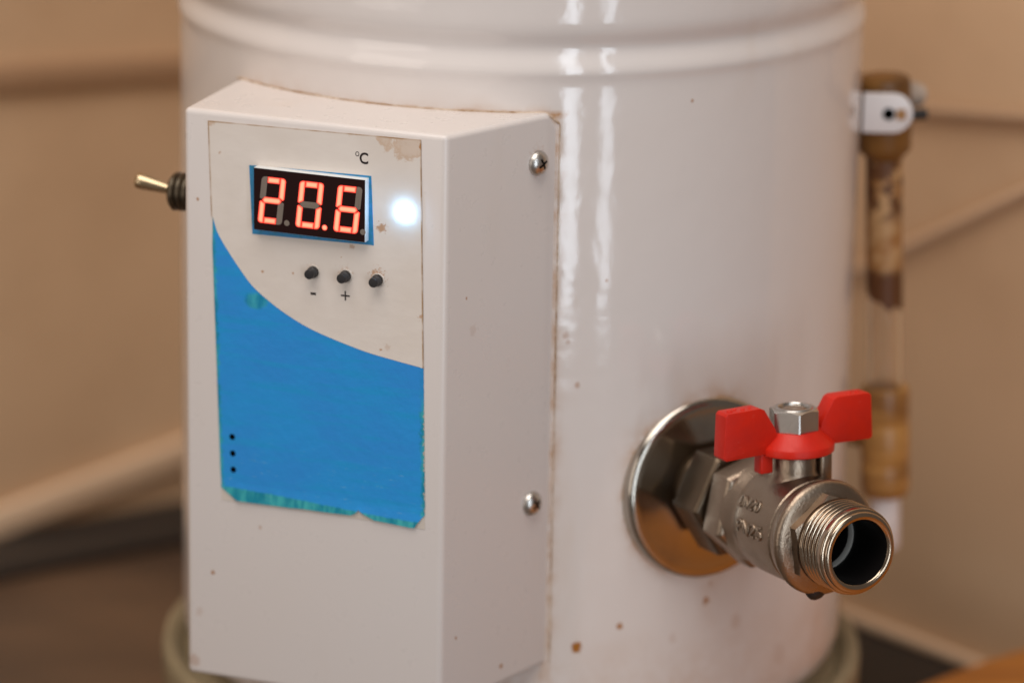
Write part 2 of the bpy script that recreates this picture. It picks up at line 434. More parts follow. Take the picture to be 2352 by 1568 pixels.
side = [pC - w_ * d_ for d_ in (5.2, 3.9, 2.9, 2.2)]
outline = [pA, pB] + side + arc
zt = [ZT, ZT] + [ZT - 0.1, ZT - 0.55, ZT - 1.4, ZT - 2.7] + [ZT - 4.0, ZT - 0.4] + [ZT - 0.4] * (NARC - 1)
zb = [ZB, ZB + 0.2] + [ZB + 3.6] * 4 + [ZB + 4.0] * (NARC + 1)
bm = bmesh.new()
top = [bm.verts.new(W((q.x, q.y, h_))) for q, h_ in zip(outline, zt)]; bot = [bm.verts.new(W((q.x, q.y, h_))) for q, h_ in zip(outline, zb)]
bm.faces.new(top); bm.faces.new(bot[::-1])
nn = len(outline)
for i in range(nn):
    j = (i + 1) % nn; bm.faces.new([top[i], bot[i], bot[j], top[j]])
bmesh.ops.triangulate(bm, faces=[f for f in bm.faces if len(f.verts) > 4])
bmesh.ops.recalc_face_normals(bm, faces=bm.faces[:])
bm.edges.ensure_lookup_table()
def eb(v1, v2): return [e for e in v1.link_edges if e.other_vert(v1) == v2][0]
es = [eb(top[0], top[1]), eb(top[1], top[2]), eb(top[nn - 1], top[0]), eb(bot[0], bot[1]), eb(bot[1], bot[2]), eb(bot[nn - 1], bot[0]), eb(top[0], bot[0]), eb(top[1], bot[1])]
es += [eb(top[i], top[i + 1]) for i in range(2, 6)] + [eb(bot[i], bot[i + 1]) for i in range(2, 6)]
bmesh.ops.bevel(bm, geom=es, offset=1.7 * MM, segments=5, profile=0.5, affect='EDGES', clamp_overlap=True)
me = bpy.data.meshes.new('control_box'); bm.to_mesh(me); bm.free(); me.materials.append(M['box'])
me.polygons.foreach_set('use_smooth', [True] * len(me.polygons)); me.set_sharp_from_angle(angle=R_(35))
box = bpy.data.objects.new('control_box', me); scene.collection.objects.link(box); box.parent = boiler
box['label'] = 'white metal control box with flared sides fixed to the tank'

# sealant along the seam
pts = []
def seam_pt(az, zz): return AX + Vector((math.sin(az), -math.cos(az), 0)) * 108.0 + Vector((0, 0, zz))
rs = []
for i in range(60):
    t = i / 59; pts.append(seam_pt(azL + (azC - azL) * t, ZT - 0.3 - (3.2 * max(0, (t - 0.965) / 0.035)))); rs.append(0.26 + 0.25 * abs(noise.noise(Vector((i * 0.7, 0, 0)))))
for i in range(70):
    t = i / 69; pts.append(seam_pt(azC + 0.002, ZT - 3.8 - (ZT - ZB - 8) * t)); rs.append(0.18 + 0.28 * abs(noise.noise(Vector((i * 0.6, 5, 0)))))
b = MB(); b.tube(pts, rs, 7); b.build('seam_sealant', M['seam'], boiler)

# --- screws of the box
def screw(fr, x, y, rot, parent):
    f2 = Frame(fr(x, y, 0), fr.x, fr.y, fr.z)
    b = MB(); b.lathe(f2, [(3.75, -0.4), (3.75, 0.35), (3.55, 0.9), (3.0, 1.6), (2.2, 2.15), (1.2, 2.45), (0.01, 2.52)], 48, cap0=True)
    o = b.build('screw', M['steel'], parent, smooth=50)
    c, s_ = math.cos(rot), math.sin(rot)
    fx = Frame(f2.o, f2.x * c + f2.y * s_, f2.y * c - f2.x * s_, f2.z)
    cut = MB()
    for L, w in ((2.1, 0.42), (0.42, 2.1)):
        cut.add([fx(-L * .55, -w * .6, 0.9), fx(L * .55, -w * .6, 0.9), fx(L * .55, w * .6, 0.9), fx(-L * .55, w * .6, 0.9),
                 fx(-L, -w, 3), fx(L, -w, 3), fx(L, w, 3), fx(-L, w, 3)], [[3, 2, 1, 0], [4, 5, 6, 7], [0, 1, 5, 4], [1, 2, 6, 5], [2, 3, 7, 6], [3, 0, 4, 7]])
    cu = cut.build('cutter', M['black_rubber'], parent, smooth=0)
    o.data.materials.append(M['black_rubber'])
    md = o.modifiers.new('cross', 'BOOLEAN'); md.object = cu; md.operation = 'DIFFERENCE'; md.solver = 'EXACT'; md.use_self = True
    dg = bpy.context.evaluated_depsgraph_get(); dg.update()
    new = bpy.data.meshes.new_from_object(o.evaluated_get(dg))
    o.modifiers.clear(); o.data = new; bpy.data.objects.remove(cu)
    return o
screw(FS, 38.0, 86.3, R_(28), box); screw(FS, 38.0, -17.6, R_(38), box)

# --- panel label: rotated a little against the box
LT = 0.28     # proud of the box, mm
curve = [(-40.8, 68.7), (-39.3, 64.2), (-36.3, 59.5), (-31.5, 53.2), (-27.8, 49.1), (-22.0, 44.9), (-16.4, 41.7), (-10.7, 39.1), (-5.0, 37.2), (2.1, 35.3), (9.0, 33.7), (17.4, 32.4), (23.9, 31.5), (26.45, 31.1)]
def catmull(ps, n=4):
    out = []
    for i in range(len(ps) - 1):
        p0 = ps[max(i - 1, 0)]; p1 = ps[i]; p2 = ps[i + 1]; p3 = ps[min(i + 2, len(ps) - 1)]
        for k_ in range(n):
            t = k_ / n
            out.append(tuple(0.5 * (2 * p1[c] + (p2[c] - p0[c]) * t + (2 * p0[c] - 5 * p1[c] + 4 * p2[c] - p3[c]) * t * t + (3 * p1[c] - p0[c] - 3 * p2[c] + p3[c]) * t ** 3) for c in (0, 1)))
    return out + [ps[-1]]
curve = catmull(curve)
TL, TR = (-42.25, 97.3), (24.9, 98.4)
# lower edge of the blue sheet: torn, curling, with a notch
lower = [(-38.5, -13.6), (-37.0, -14.6), (-35.0, -15.9), (-33.2, -17.0), (-28, -17.05), (-22, -16.95), (-16, -16.85), (-11.3, -16.6), (-5, -16.6), (0, -16.5), (3.6, -16.45), (5.2, -15.7), (6.3, -14.4),
         (7.4, -15.3), (9.0, -16.0), (11.5, -16.9), (15, -17.0), (19, -17.3), (22.5, -17.5), (24.2, -17.4), (24.7, -16.4), (26.2, -14.4), (27.28, -13.2)]
def left_u(v): return -42.25 + (97.3 - v) / (97.3 + 18) * 3.85
def right_u(v): return 24.9 + (98.4 - v) / (98.4 + 17) * 2.5 + 0.10 * noise.noise(Vector((v * 0.9, 0, 0))) * (1 if v < 30 else 0.2)
def sheet(b, outline, w0, w1, mi=0):
    """flat outline in the label plane with a real thickness"""
    n = len(outline); base = len(b.v)
    wf = w1 if callable(w1) else (lambda u, v: w1)
    vs = [FB(u, v, w0) for u, v in outline] + [FB(u, v, wf(u, v)) for u, v in outline]
    fs = [list(range(n, 2 * n))] + [[i, (i + 1) % n, n + (i + 1) % n, n + i] for i in range(n)]
    b.add(vs, fs, mi)
    if b.uv is None: b.uv = []
    b.uv += [(u, v, 0) for u, v in outline] * 2
    return b
# label materials
def label_mat(name, kind):
    k = NT(name); at = k.attr('place').outputs['Vector']
    sx = k.new('ShaderNodeSeparateXYZ'); k.put(sx.inputs[0], at); u, v = sx.outputs[0], sx.outputs[1]
    co = k.obj()
    if kind == 'white':
        c = k.mix(k.ramp(k.noise(at, 0.06, 4.0), 0.3, 0.7), (0.76, 0.685, 0.62), (0.72, 0.64, 0.57))
        # brown water marks hanging from the top edge
        topv = k.math('ADD', k.math('MULTIPLY', u, 0.0164), 98.0)
        dep = k.math('SUBTRACT', topv, v)
        nn2 = k.noise(at, 0.13, 5.0, 0.62, 0.3)
        lift = k.math('ADD', k.ramp(u, 0.0, 22.0, -0.06, 0.27), k.ramp(u, -43, -34, 0.14, 0.0))
        base_ = k.math('SUBTRACT', k.math('ADD', nn2, lift), k.math('MULTIPLY', dep, 0.045))
        mask = k.ramp(base_, 0.52, 0.60)
        rim = k.math('ADD', k.math('MULTIPLY', mask, 0.34), k.math('MULTIPLY', k.math('MULTIPLY', mask, k.ramp(base_, 0.58, 0.68, 1.0, 0.0)), 0.2))
        c = k.mix(rim, c, (0.50, 0.27, 0.11))
        # rust stars at the buttons and the display
        for (pu, pv, r, f) in ((11.6, 56.8, 2.9, 0.75), (1.6, 56.6, 2.5, 0.35), (12.8, 71.4, 1.8, 0.75), (-8.6, 56.8, 2.4, 0.15), (3.5, 64.8, 1.0, 0.5), (-15, 54.8, 0.5, 0.8), (-24.8, 54.2, 0.5, 0.8), (0.3, 61.3, 0.35, 0.8),
                           (-27.6, 74, 0.4, 0.4), (13.0, 35.2, 0.5, 0.8), (25.3, 46.5, 0.9, 0.6), (15, 36.2, 1.2, 0.25), (-38.5, 88.2, 0.5, 0.5), (24.9, 96.6, 1.1, 0.9), (6.0, 67.9, 0.4, 0.7)):
            d = k.vmath('DISTANCE', at, (pu, pv, 0))
            d = k.math('MULTIPLY', d, k.math('ADD', k.math('MULTIPLY', k.noise(at, 1.1, 2.0), 2.6), -0.25))
            c = k.mix(k.ramp(d, r * 0.4, r, f, 0.0), c, (0.42, 0.18, 0.045))
        eL = k.math('ABSOLUTE', k.math('SUBTRACT', u, k.math('ADD', k.math('MULTIPLY', k.math('SUBTRACT', 97.3, v), 0.0334), -42.25)))
        eR = k.math('ABSOLUTE', k.math('SUBTRACT', k.math('ADD', k.math('MULTIPLY', k.math('SUBTRACT', 98.4, v), 0.0217), 24.9), u))
        ed = k.math('MINIMUM', k.math('MINIMUM', eL, eR), k.math('ABSOLUTE', dep))
        c = k.mix(k.math('MULTIPLY', k.ramp(ed, 0.12, 0.5, 1, 0), k.ramp(k.noise(at, 0.15, 4.0), 0.35, 0.6, 0.35, 0.95)), c, (0.36, 0.20, 0.085))
        h = k.noise(k.scale(at, (0.5, 1, 1)), 0.22, 3.0)
        k.set(color=c, rough=0.38, spec=0.45)
        k.bump(h, 0.16, 0.0006)
    else:
        c = k.mix(k.ramp(k.noise(at, 0.05, 4.0), 0.35, 0.65), (0.028, 0.270, 0.70), (0.022, 0.300, 0.72))
        streak = k.noise(k.scale(at, (0.03, 0.35, 1)), 1.0, 4.0)
        c = k.mix(k.ramp(streak, 0.46, 0.68, 0, 0.5), c, (0.010, 0.32, 0.62))
        c = k.mix(k.ramp(k.noise(at, 2.2, 3.0, 0.7), 0.35, 0.7, 0, 0.16), c, (0.05, 0.22, 0.5))
        wn = k.math('MULTIPLY', k.math('SUBTRACT', k.noise(at, 0.5, 4.0, 0.65), 0.5), 3.6)
        eL = k.math('SUBTRACT', u, k.math('ADD', k.math('MULTIPLY', k.math('SUBTRACT', 97.3, v), 0.0334), -42.25))
        eR = k.math('SUBTRACT', k.math('ADD', k.math('MULTIPLY', k.math('SUBTRACT', 98.4, v), 0.0217), 24.9), u)
        low = k.math('ADD', v, k.math('ADD', 17.2, k.ramp(u, -38, 26, -1.8, 0.6)))
        teal = k.ramp(k.math('ADD', eL, wn), 0.2, 1.5, 0.9, 0)
        teal = k.math('MAXIMUM', teal, k.math('MULTIPLY', k.ramp(k.math('ADD', eR, wn), 0.3, 1.6, 0.95, 0), k.ramp(v, 16, 24, 1.0, 0.25)))
        teal = k.math('MAXIMUM', teal, k.ramp(k.math('ADD', low, k.math('MULTIPLY', wn, 0.25)), 1.9, 2.5, 1.0, 0))
        dsp = k.vmath('DISTANCE', k.scale(at, (1, 1.5, 1)), (-27.0, 67.5, 0))
        teal = k.math('MAXIMUM', teal, k.ramp(k.math('ADD', dsp, k.math('MULTIPLY', wn, 0.6)), 2.6, 4.4, 0.75, 0))
        c = k.mix(teal, c, k.mix(k.ramp(k.noise(k.scale(at, (1, 0.2, 1)), 0.45, 3.0), 0.35, 0.65), (0.006, 0.215, 0.31), (0.05, 0.40, 0.42)))
        pale = k.math('MULTIPLY', k.ramp(k.noise(k.scale(at, (0.35, 3.0, 1)), 0.55, 5.0, 0.7), 0.60, 0.68), k.ramp(low, 3.0, 26.0, 0.9, 0.0))
        c = k.mix(k.math('MULTIPLY', pale, k.ramp(k.noise(at, 0.09, 2.0), 0.42, 0.6)), c, (0.25, 0.5, 0.6))
        chip = k.math('MULTIPLY', k.ramp(k.math('ADD', eR, k.math('MULTIPLY', k.math('SUBTRACT', k.noise(at, 0.8, 4.0, 0.7), 0.5), 4.0)), -0.25, 0.05, 1, 0), k.ramp(v, 17, 20, 1, 0))
        c = k.mix(chip, c, (0.52, 0.42, 0.33))
        k.set(color=c, rough=k.ramp(k.noise(at, 0.3, 3.0), 0.3, 0.7, 0.45, 0.58), spec=0.2)
        k.bump(k.noise(at, 0.25, 3.0), 0.4, 0.0004)
    return k.mat
M['label_white'] = label_mat('label_white_print', 'white'); M['label_blue'] = label_mat('label_blue_print', 'blue')
M['paper'] = simple('label_backing_paper', (0.62, 0.55, 0.48), 0.6)
# backing paper, showing where the printed sheet has lifted
b = MB(); sheet(b, [(left_u(96.9) + .2, 96.9), (24.6, 97.9), (27.3, -17.6), (2.0, -17.35), (-30, -17.6), (-38.35, -17.6)], 0.02, 0.12)
label = b.build('panel_label', M['paper'], boiler, smooth=0)
label['label'] = 'weathered white and blue adhesive panel label with torn lower edge'
right_pts = [(right_u(v), v) for v in [31.1 - i * 1.0 for i in range(0, 44)] if v > -12]
b = MB(); sheet(b, [(left_u(69), 68.9)] + [TL] + [(-20, 97.62), (0, 97.98), (12, 98.2)] + [TR] + [(25.7, 65), (26.4, 31.3)] + [(u, v + 0.10) for u, v in curve[::-1]], 0.13, LT)
b.build('white_print', M['label_white'], label, smooth=0)
def curl(u, v):
    e = max(0.0, min(1.0, (-13.2 - v) / 4.0))
    return LT + e * (0.5 + 0.45 * noise.noise(Vector((u * 0.35, 0, 0)))) + 1.0 * math.exp(-((u - 6.3) / 1.3) ** 2) * e
# blue sheet: flat body, then a curled strip at the torn edge
row1 = [(u, max(v, -14) + (2.6 if v < -12.5 else 1.2)) for u, v in lower]
left_side = [(left_u(v), v) for v in (60, 45, 30, 15, 0, -8)]
body = curve + [p for p in right_pts if p[1] > row1[-1][1] + 0.4] + row1[::-1] + left_side[::-1]
b = MB(); sheet(b, body, 0.13, LT)
n = len(lower); base = len(b.v)
mid = [((a[0] + c[0]) / 2, (a[1] + c[1]) / 2) for a, c in zip(row1, lower)]
rows = [row1, mid, lower]; vs = []
for r in rows:
    for u, v in r: vs.append(FB(u, v, curl(u, v) if r is not row1 else LT))
for u, v in lower: vs.append(FB(u, v, curl(u, v) - 0.14))
fs = []
for q in range(3):
    for i in range(n - 1): fs.append([q * n + i, (q + 1) * n + i, (q + 1) * n + i + 1, q * n + i + 1])
b.add(vs, fs); b.uv += [(u, v, 0) for r in rows for u, v in r] + [(u, v, 0) for u, v in lower]
b.build('blue_print', M['label_blue'], label, smooth=40)
# blue surround of the display window
M['surround'] = None
k = NT('surround_blue'); at = k.attr('place').outputs['Vector']
k.set(color=k.mix(k.ramp(k.noise(at, 0.5, 3.0), 0.4, 0.7, 0, 0.7), (0.025, 0.24, 0.52), (0.008, 0.20, 0.28)), rough=0.4)
M['surround'] = k.mat
b = MB(); sheet(b, [(-29.0, 85.5), (9.6, 86.35), (10.55, 66.0), (-28.0, 65.1)], LT - 0.02, LT + 0.10)
b.build('window_border', M['surround'], label, smooth=0)
# lettering on the label, as flat ink
tilt = R_(1.0)
def lettering(txt, size, u, v, bold=0.0, name='lettering', xs=1.0):
    vs, fs, w, h = text_mesh(txt, size, bold); b = MB(); c, s_ = math.cos(tilt), math.sin(tilt)
    b.add([FB(u + (x * c * xs - y * s_), v + (x * s_ * xs + y * c), LT + 0.07) for x, y in vs], fs)
    return b.build(name, M['ink'], label, smooth=0)
lettering('C', 4.55, 5.95, 89.55, 0.10, 'letter_c', 0.9)
b = MB(); ring = [(5.2 + math.cos(t) * 0.62, 92.35 + math.sin(t) * 0.70, math.cos(t), math.sin(t)) for t in [2 * math.pi * i / 24 for i in range(24)]]
vs = [FB(x, y, LT + 0.07) for x, y, _, _ in ring] + [FB(x - 0.2 * c, y - 0.2 * s_, LT + 0.07) for x, y, c, s_ in ring]
b.add(vs, [[i, (i + 1) % 24, 24 + (i + 1) % 24, 24 + i] for i in range(24)]); b.build('degree_sign', M['ink'], label, smooth=0)
fl = Frame(FB(-8.55, 49.4, LT - 0.05), T * math.cos(tilt) + UPZ * math.sin(tilt), UPZ * math.cos(tilt) - T * math.sin(tilt), N)
b = MB(); b.prism(fl, box_pts(-0.85, 0.85, -0.36, 0.36), 0, 0.12); b.build('minus_sign', M['ink'], label, smooth=0)
fl = Frame(FB(1.65, 50.0, LT - 0.05), fl.x, fl.y, N)
b = MB(); b.prism(fl, [(-1.4, -.22), (-.22, -.22), (-.22, -1.4), (.22, -1.4), (.22, -.22), (1.4, -.22), (1.4, .22), (.22, .22), (.22, 1.4), (-.22, 1.4), (-.22, .22), (-1.4, .22)], 0, 0.12)
b.build('plus_sign', M['ink'], label, smooth=0)
for u, v in ((-34.8, 2.5), (-34.62, -2.6), (-34.45, -7.6)):
    f2 = Frame(FB(u, v, LT), T, UPZ, N); b = MB()
    b.lathe(f2, [(0.93, 0.03), (0.80, 0.04), (0.72, 0.02), (0.01, 0.02)], 24); b.build('speaker_hole', M['hole'], label, smooth=0)

# --- digital display
DW0, DW1, DZ0, DZ1, DP = -26.35, 8.95, 67.2, 85.75, 3.0
k = NT('display_face'); k.set(color=(0.016, 0.004, 0.004), rough=0.3, spec=0.12); M['disp'] = k.mat
k = NT('display_case'); k.set(color=(0.72, 0.74, 0.74), rough=0.35); M['case'] = k.mat
b = MB(); b.prism(Frame(FB(0, 0, 0), T, UPZ, N), box_pts(DW0, DW1, DZ0, DZ1), 0.2, DP - 0.02)
disp = b.build('temperature_display', M['case'], boiler, smooth=30, bevel=0.25, bseg=2)
disp['label'] = 'three digit red seven segment display reading 20.6'
b = MB(); b.prism(Frame(FB(0, 0, 0), T, UPZ, N), box_pts(DW0 + 0.12, DW1 - 0.12, DZ0 + 0.12, DZ1 - 0.15), DP - 0.3, DP + 0.05); b.build('display_face', M['disp'], disp, smooth=0)
def seg_mat(name, lit):
    k = NT(name)
    if lit:
        co = k.attr('core').outputs['Fac']
        c = k.mix(k.ramp(co, 0.05, 0.95, smooth=False), (1.0, 0.010, 0.004), (1.0, 0.34, 0.19))
        k.set(color=(0.05, 0.01, 0.01), rough=0.4, emit=c, estr=k.ramp(co, 0.0, 1.0, 1.2, 1.4, False))
    else: k.set(color=(0.20, 0.16, 0.13), rough=0.5)
    return k.mat
M['lit'] = seg_mat('segment_lit', True); M['unlit'] = seg_mat('segment_unlit', False)
DWd, DH, th, gp = 7.75, 13.9, 1.84, 0.10
md = DH / 2
SEGS = {
 'a': [(th + gp, DH - th), (DWd - th - gp, DH - th), (DWd - th - gp, DH), (th + gp, DH)],
 'd': [(th + gp, 0), (DWd - th - gp, 0), (DWd - th - gp, th), (th + gp, th)],
 'g': [(0.75, md), (1.5, md - th / 2), (DWd - 1.5, md - th / 2), (DWd - 0.75, md), (DWd - 1.5, md + th / 2), (1.5, md + th / 2)],
 'f': [(0, md + 0.55), (0.5, md + 0.22), (th, md + 1.0), (th, DH), (0.9, DH), (0.3, DH - 0.3), (0, DH - 0.9)],
 'e': [(0, md - 0.55), (0, 0.9), (0.3, 0.3), (0.9, 0), (th, 0), (th, md - 1.0), (0.5, md - 0.22)]}
SEGS['b'] = [(DWd - x, y) for x, y in SEGS['f']][::-1]
SEGS['c'] = [(DWd - x, y) for x, y in SEGS['e']][::-1]
def segment(poly, u0, v0, lit, name='segment', slant=0.108, ins=0.60):
    n = len(poly); cx = sum(p[0] for p in poly) / n; cy = sum(p[1] for p in poly) / n
    pl = poly
    if sum(pl[i][0] * pl[(i + 1) % n][1] - pl[(i + 1) % n][0] * pl[i][1] for i in range(n)) < 0: pl = pl[::-1]
    inner = []
    for i in range(n):
        p0, p1, p2 = Vector(pl[i - 1]), Vector(pl[i]), Vector(pl[(i + 1) % n])
        e1 = (p1 - p0).normalized(); e2 = (p2 - p1).normalized()
        n1 = Vector((-e1.y, e1.x)); n2 = Vector((-e2.y, e2.x)); bi = (n1 + n2)
        bi = bi.normalized() * ins / max(0.45, bi.normalized().dot(n1)); inner.append(tuple(p1 + bi))
    P = lambda p, w: FB(u0 + p[0] + p[1] * slant, v0 + p[1], w)
    b = MB(); b.add([P(p, DP + 0.02) for p in pl] + [P(p, DP + 0.09) for p in pl] + [P(p, DP + 0.10) for p in inner],
          [[i, (i + 1) % n, n + (i + 1) % n, n + i] for i in range(n)] + [[n + i, n + (i + 1) % n, 2 * n + (i + 1) % n, 2 * n + i] for i in range(n)] + [[2 * n + i for i in range(n)]])
    b.at['core'] = [0.0] * (2 * n) + [1.0] * n
    return b.build(name, M['lit' if lit else 'unlit'], disp, smooth=0)
for u0, on, dot in ((-25.1, 'abged', False), (-13.1, 'abcdef', True), (-1.1, 'afedcg', False)):
    for key, poly in SEGS.items(): segment(poly, u0, 69.5, key in on)
    segment([(DWd + 1.62 + 0.86 * math.cos(t), 0.86 + 0.86 * math.sin(t)) for t in [2 * math.pi * i / 20 for i in range(20)]], u0, 69.45, dot, 'decimal_point', 0.0, 0.35)

# --- push buttons with cut holes
for u, v in ((-8.5, 55.9), (1.75, 55.85), (11.8, 55.8)):
    f2 = Frame(FB(u, v, 0), T, UPZ, N); b = MB()
    b.lathe(f2, [(1.62, 0.2), (1.60, 1.9), (1.45, 2.05), (1.42, 3.6), (1.28, 3.8), (0.01, 3.85)], 32, cap0=True)
    bt = b.build('push_button', M['black_plastic'], boiler, smooth=40)
    b = MB(); b.lathe(f2, [(2.15, LT - 0.02), (2.05, LT + 0.20), (1.8, LT + 0.22), (1.68, LT + 0.03)], 32)
    b.build('button_collar', M['paper'], bt)
# --- indicator lamp
k = NT('lamp_glow'); k.set(color=(0.9, 0.95, 1.0), rough=0.3, emit=(0.27, 0.60, 1.0), estr=46.0); M['lamp'] = k.mat
f2 = Frame(FB(20.1, 76.8, 0), T, UPZ, N); b = MB()
b.lathe(f2, [(1.85, 0.2), (1.85, 0.6)] + [(1.85 * math.cos(t), 0.6 + 1.6 * math.sin(t)) for t in [math.pi / 2 * i / 8 for i in range(1, 8)]] + [(0.01, 2.2)], 32)
lamp = b.build('indicator_lamp', M['lamp'], boiler, smooth=60); lamp['label'] = 'glowing cool white indicator lamp'

# --- toggle switch on the box's far side
wl = (pL - pA).normalized(); nl = Vector((-wl.y, wl.x, 0))
so = pA + wl * 22; so.z = 69.3
if nl.x > 0: nl = -nl
FT = Frame(so, UPZ.cross(nl) * -1, UPZ, nl)
b = MB(); b.lathe(FT, [(5.2, 2.5), (5.2, 12.0), (4.7, 12.6), (3.0, 12.8), (2.4, 12.4)], 40, cap0=True, cap1=True)
sw = b.build('toggle_switch', M['switch_dark'], boiler)
b = MB(); b.prism(FT, ngon(6, 7.6, 0.35), 0.1, 3.0, inset=0.5); b.build('switch_nut', M['switch_dark'], sw, smooth=30)
b = MB()
for q in range(4): b.lathe(FT, [(5.15, 4 + q * 2.1), (5.75, 4.5 + q * 2.1), (5.75, 5.3 + q * 2.1), (5.15, 5.8 + q * 2.1)], 40)
b.build('switch_thread', M['switch_dark'], sw)
ld = (nl + UPZ * 0.21 + Vector((0, -0.1, 0))).normalized(); lo = so + nl * 11.0
lx = Vector((0, 1, 0)).cross(ld).normalized(); ly = ld.cross(lx)
b = MB(); b.lathe(Frame(lo, lx, ly, ld), [(1.3, 0), (1.45, 3), (1.9, 7), (2.3, 10.5), (2.35, 12.0), (2.1, 12.8), (1.5, 13.1), (0.01, 13.2)], 32, cap0=True)
b.build('switch_lever', M['switch_metal'], sw, smooth=50)

# ------------------------------------------------------------------ OUTLET VALVE
def hex_nut(name, fr, rc, a0, z0, z1, rtop, rin, mat, parent, n=96, cap=True):
    ap = rc * math.cos(math.pi / 6); vs, fs = [], []
    for i in range(n):
        t = 2 * math.pi * i / n; q = (t - a0) % (math.pi / 3) - math.pi / 6; rh = ap / math.cos(q)
        dz = max(0.0, rh - rtop) * 0.60
        for rr, zz in ((rh, z0), (rh, z1 - dz), (rtop, z1), (rin, z1), (rin * 0.92, z1 - 1.0)): vs.append(fr(rr * math.cos(t), rr * math.sin(t), zz))
    for i in range(n):
        j = (i + 1) % n
        for k_ in range(4): fs.append([i * 5 + k_, j * 5 + k_, j * 5 + k_ + 1, i * 5 + k_ + 1])
    if cap: fs.append([i * 5 for i in range(n)])
    b = MB(); b.add(vs, fs); return b.build(name, mat, parent, smooth=24)
b = MB(); b.lathe(FV, [(13.0, 31), (15.4, 32.5), (15.1, 34.5), (14.3, 36.5), (14.2, 38.6), (14.9, 39.8), (15.4, 40.2), (15.85, 42), (16.0, 46), (16.05, 56), (15.85, 58.6), (15.45, 59.0), (15.45, 59.6),
    (15.9, 60.0), (15.9, 61.6), (16.3, 62.3), (16.9, 62.8), (17.15, 63.6), (17.0, 64.7), (16.3, 65.5), (15.0, 66.0), (12.5, 66.3)], 96)
valve = b.build('outlet_valve', M['nickel_cast'], boiler, smooth=38)
valve['label'] = 'nickel plated ball valve with red butterfly handle and open threaded outlet'
# wall plate
b = MB(); b.lathe(FV, [(27.2, -5.5), (28.0, -3.0), (28.35, -0.5), (28.25, 0.6), (27.8, 1.6), (27.0, 2.15), (26.0, 2.3), (24.5, 2.25), (20, 2.3), (15.5, 2.8), (13.4, 3.3), (12.2, 3.4)], 128)
b.build('wall_plate', M['chrome'], valve, smooth=60)
b = MB(); b.lathe(FV, [(12.6, 2), (12.6, 27)], 64); b.build('inlet_pipe', M['bronze'], valve)
b = MB(); b.prism(FV, ngon(6, 17.5, R_(2)), 9.0, 21.5, inset=1.2); b.build('lock_nut', M['bronze'], valve, smooth=30, bevel=0.5, bseg=2)
b = MB(); b.prism(FV, ngon(6, 17.6, R_(17)), 24.6, 33.6, inset=1.4); b.build('inlet_hexagon', M['nickel_cast'], valve, smooth=30, bevel=0.7)
hex_nut('outlet_hexagon', FV, 14.3, R_(37), 65.0, 69.7, 13.0, 11.6, M['nickel_cast'], valve, cap=False)
# helical outside thread and lip
P = [(12.0, 69.0), (12.0, 70.0)]
b = MB(); seg = 160; pitch = 1.814; zs0 = 69.9; turns = 5.6
prof2 = []
NP = 9
vs, fs = [], []
tot_rows = int(turns * seg)
def thr(t): # thread height profile over one pitch
    t = t % 1.0; return (0.5 - 0.5 * math.cos(2 * math.pi * t)) ** 0.8
nz = 110
for i in range(seg):
    a = 2 * math.pi * i / seg
    for j in range(nz):
        zz = 69.2 + (80.4 - 69.2) * j / (nz - 1)
        h = thr((zz - zs0) / pitch - i / seg)
        fade = min(1, max(0, (zz - 69.3) / 1.2)) * min(1, max(0, (80.2 - zz) / 0.7))
        r = 11.75 + 1.3 * h * fade
        if zz > 79.2: r = max(r, 11.75 + 0.95 * min(1, (zz - 79.2) / 0.25))
        vs.append(FV(r * math.cos(a), r * math.sin(a), zz))
for i in range(seg):
    q = (i + 1) % seg
    for j in range(nz - 1): fs.append([i * nz + j, q * nz + j, q * nz + j + 1, i * nz + j + 1])
b.add(vs, fs)
b.lathe(FV, [(12.70, 80.4), (12.72, 81.0), (12.5, 81.35), (11.95, 81.5), (11.95, 82.0), (11.7, 82.6), (10.9, 82.95), (10.0, 82.8), (9.55, 82.2)], 96)
b.build('outlet_thread', M['nickel'], valve, smooth=50)
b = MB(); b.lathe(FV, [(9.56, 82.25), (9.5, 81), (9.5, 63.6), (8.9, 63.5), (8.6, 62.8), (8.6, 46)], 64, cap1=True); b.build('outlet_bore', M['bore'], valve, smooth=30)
b = MB(); b.lathe(FV, [(9.42, 65.4), (9.15, 65.5), (8.9, 64.6), (8.9, 63.4)], 64); b.build('seat_ring', M['seat'], valve)
# drip of black sealant under the flange
b = MB(); fd = Frame(FV(-2.6, -14.9, 63.6), Vs, Vh, Va)
b.lathe(fd, [(0.01, -2.0), (2.2, -1.6), (3.3, -0.7), (3.6, 0.4), (3.1, 1.4), (1.8, 2.0), (0.01, 2.2)], 24)
b.build('sealant_lump', M['black_rubber'], valve, smooth=80)
# stem housing
FH = Frame(FV(0, 0, 48), Vs, Va * 1.0, Vh)     # z up the stem
b = MB(); b.lathe(FH, [(10.5, 9.0), (9.2, 12.8), (7.8, 14.6), (7.0, 16), (6.75, 17), (6.7, 21.6), (6.2, 22.2), (4, 22.3)], 64, cap1=True)
b.build('stem_housing', M['nickel_cast'], valve, smooth=45)
b = MB(); b.prism(FH, box_pts(6.0, 10.0, 1.5, 5.6), 11.0, 21.9); b.build('stop_lug', M['nickel_cast'], valve, bevel=0.8)
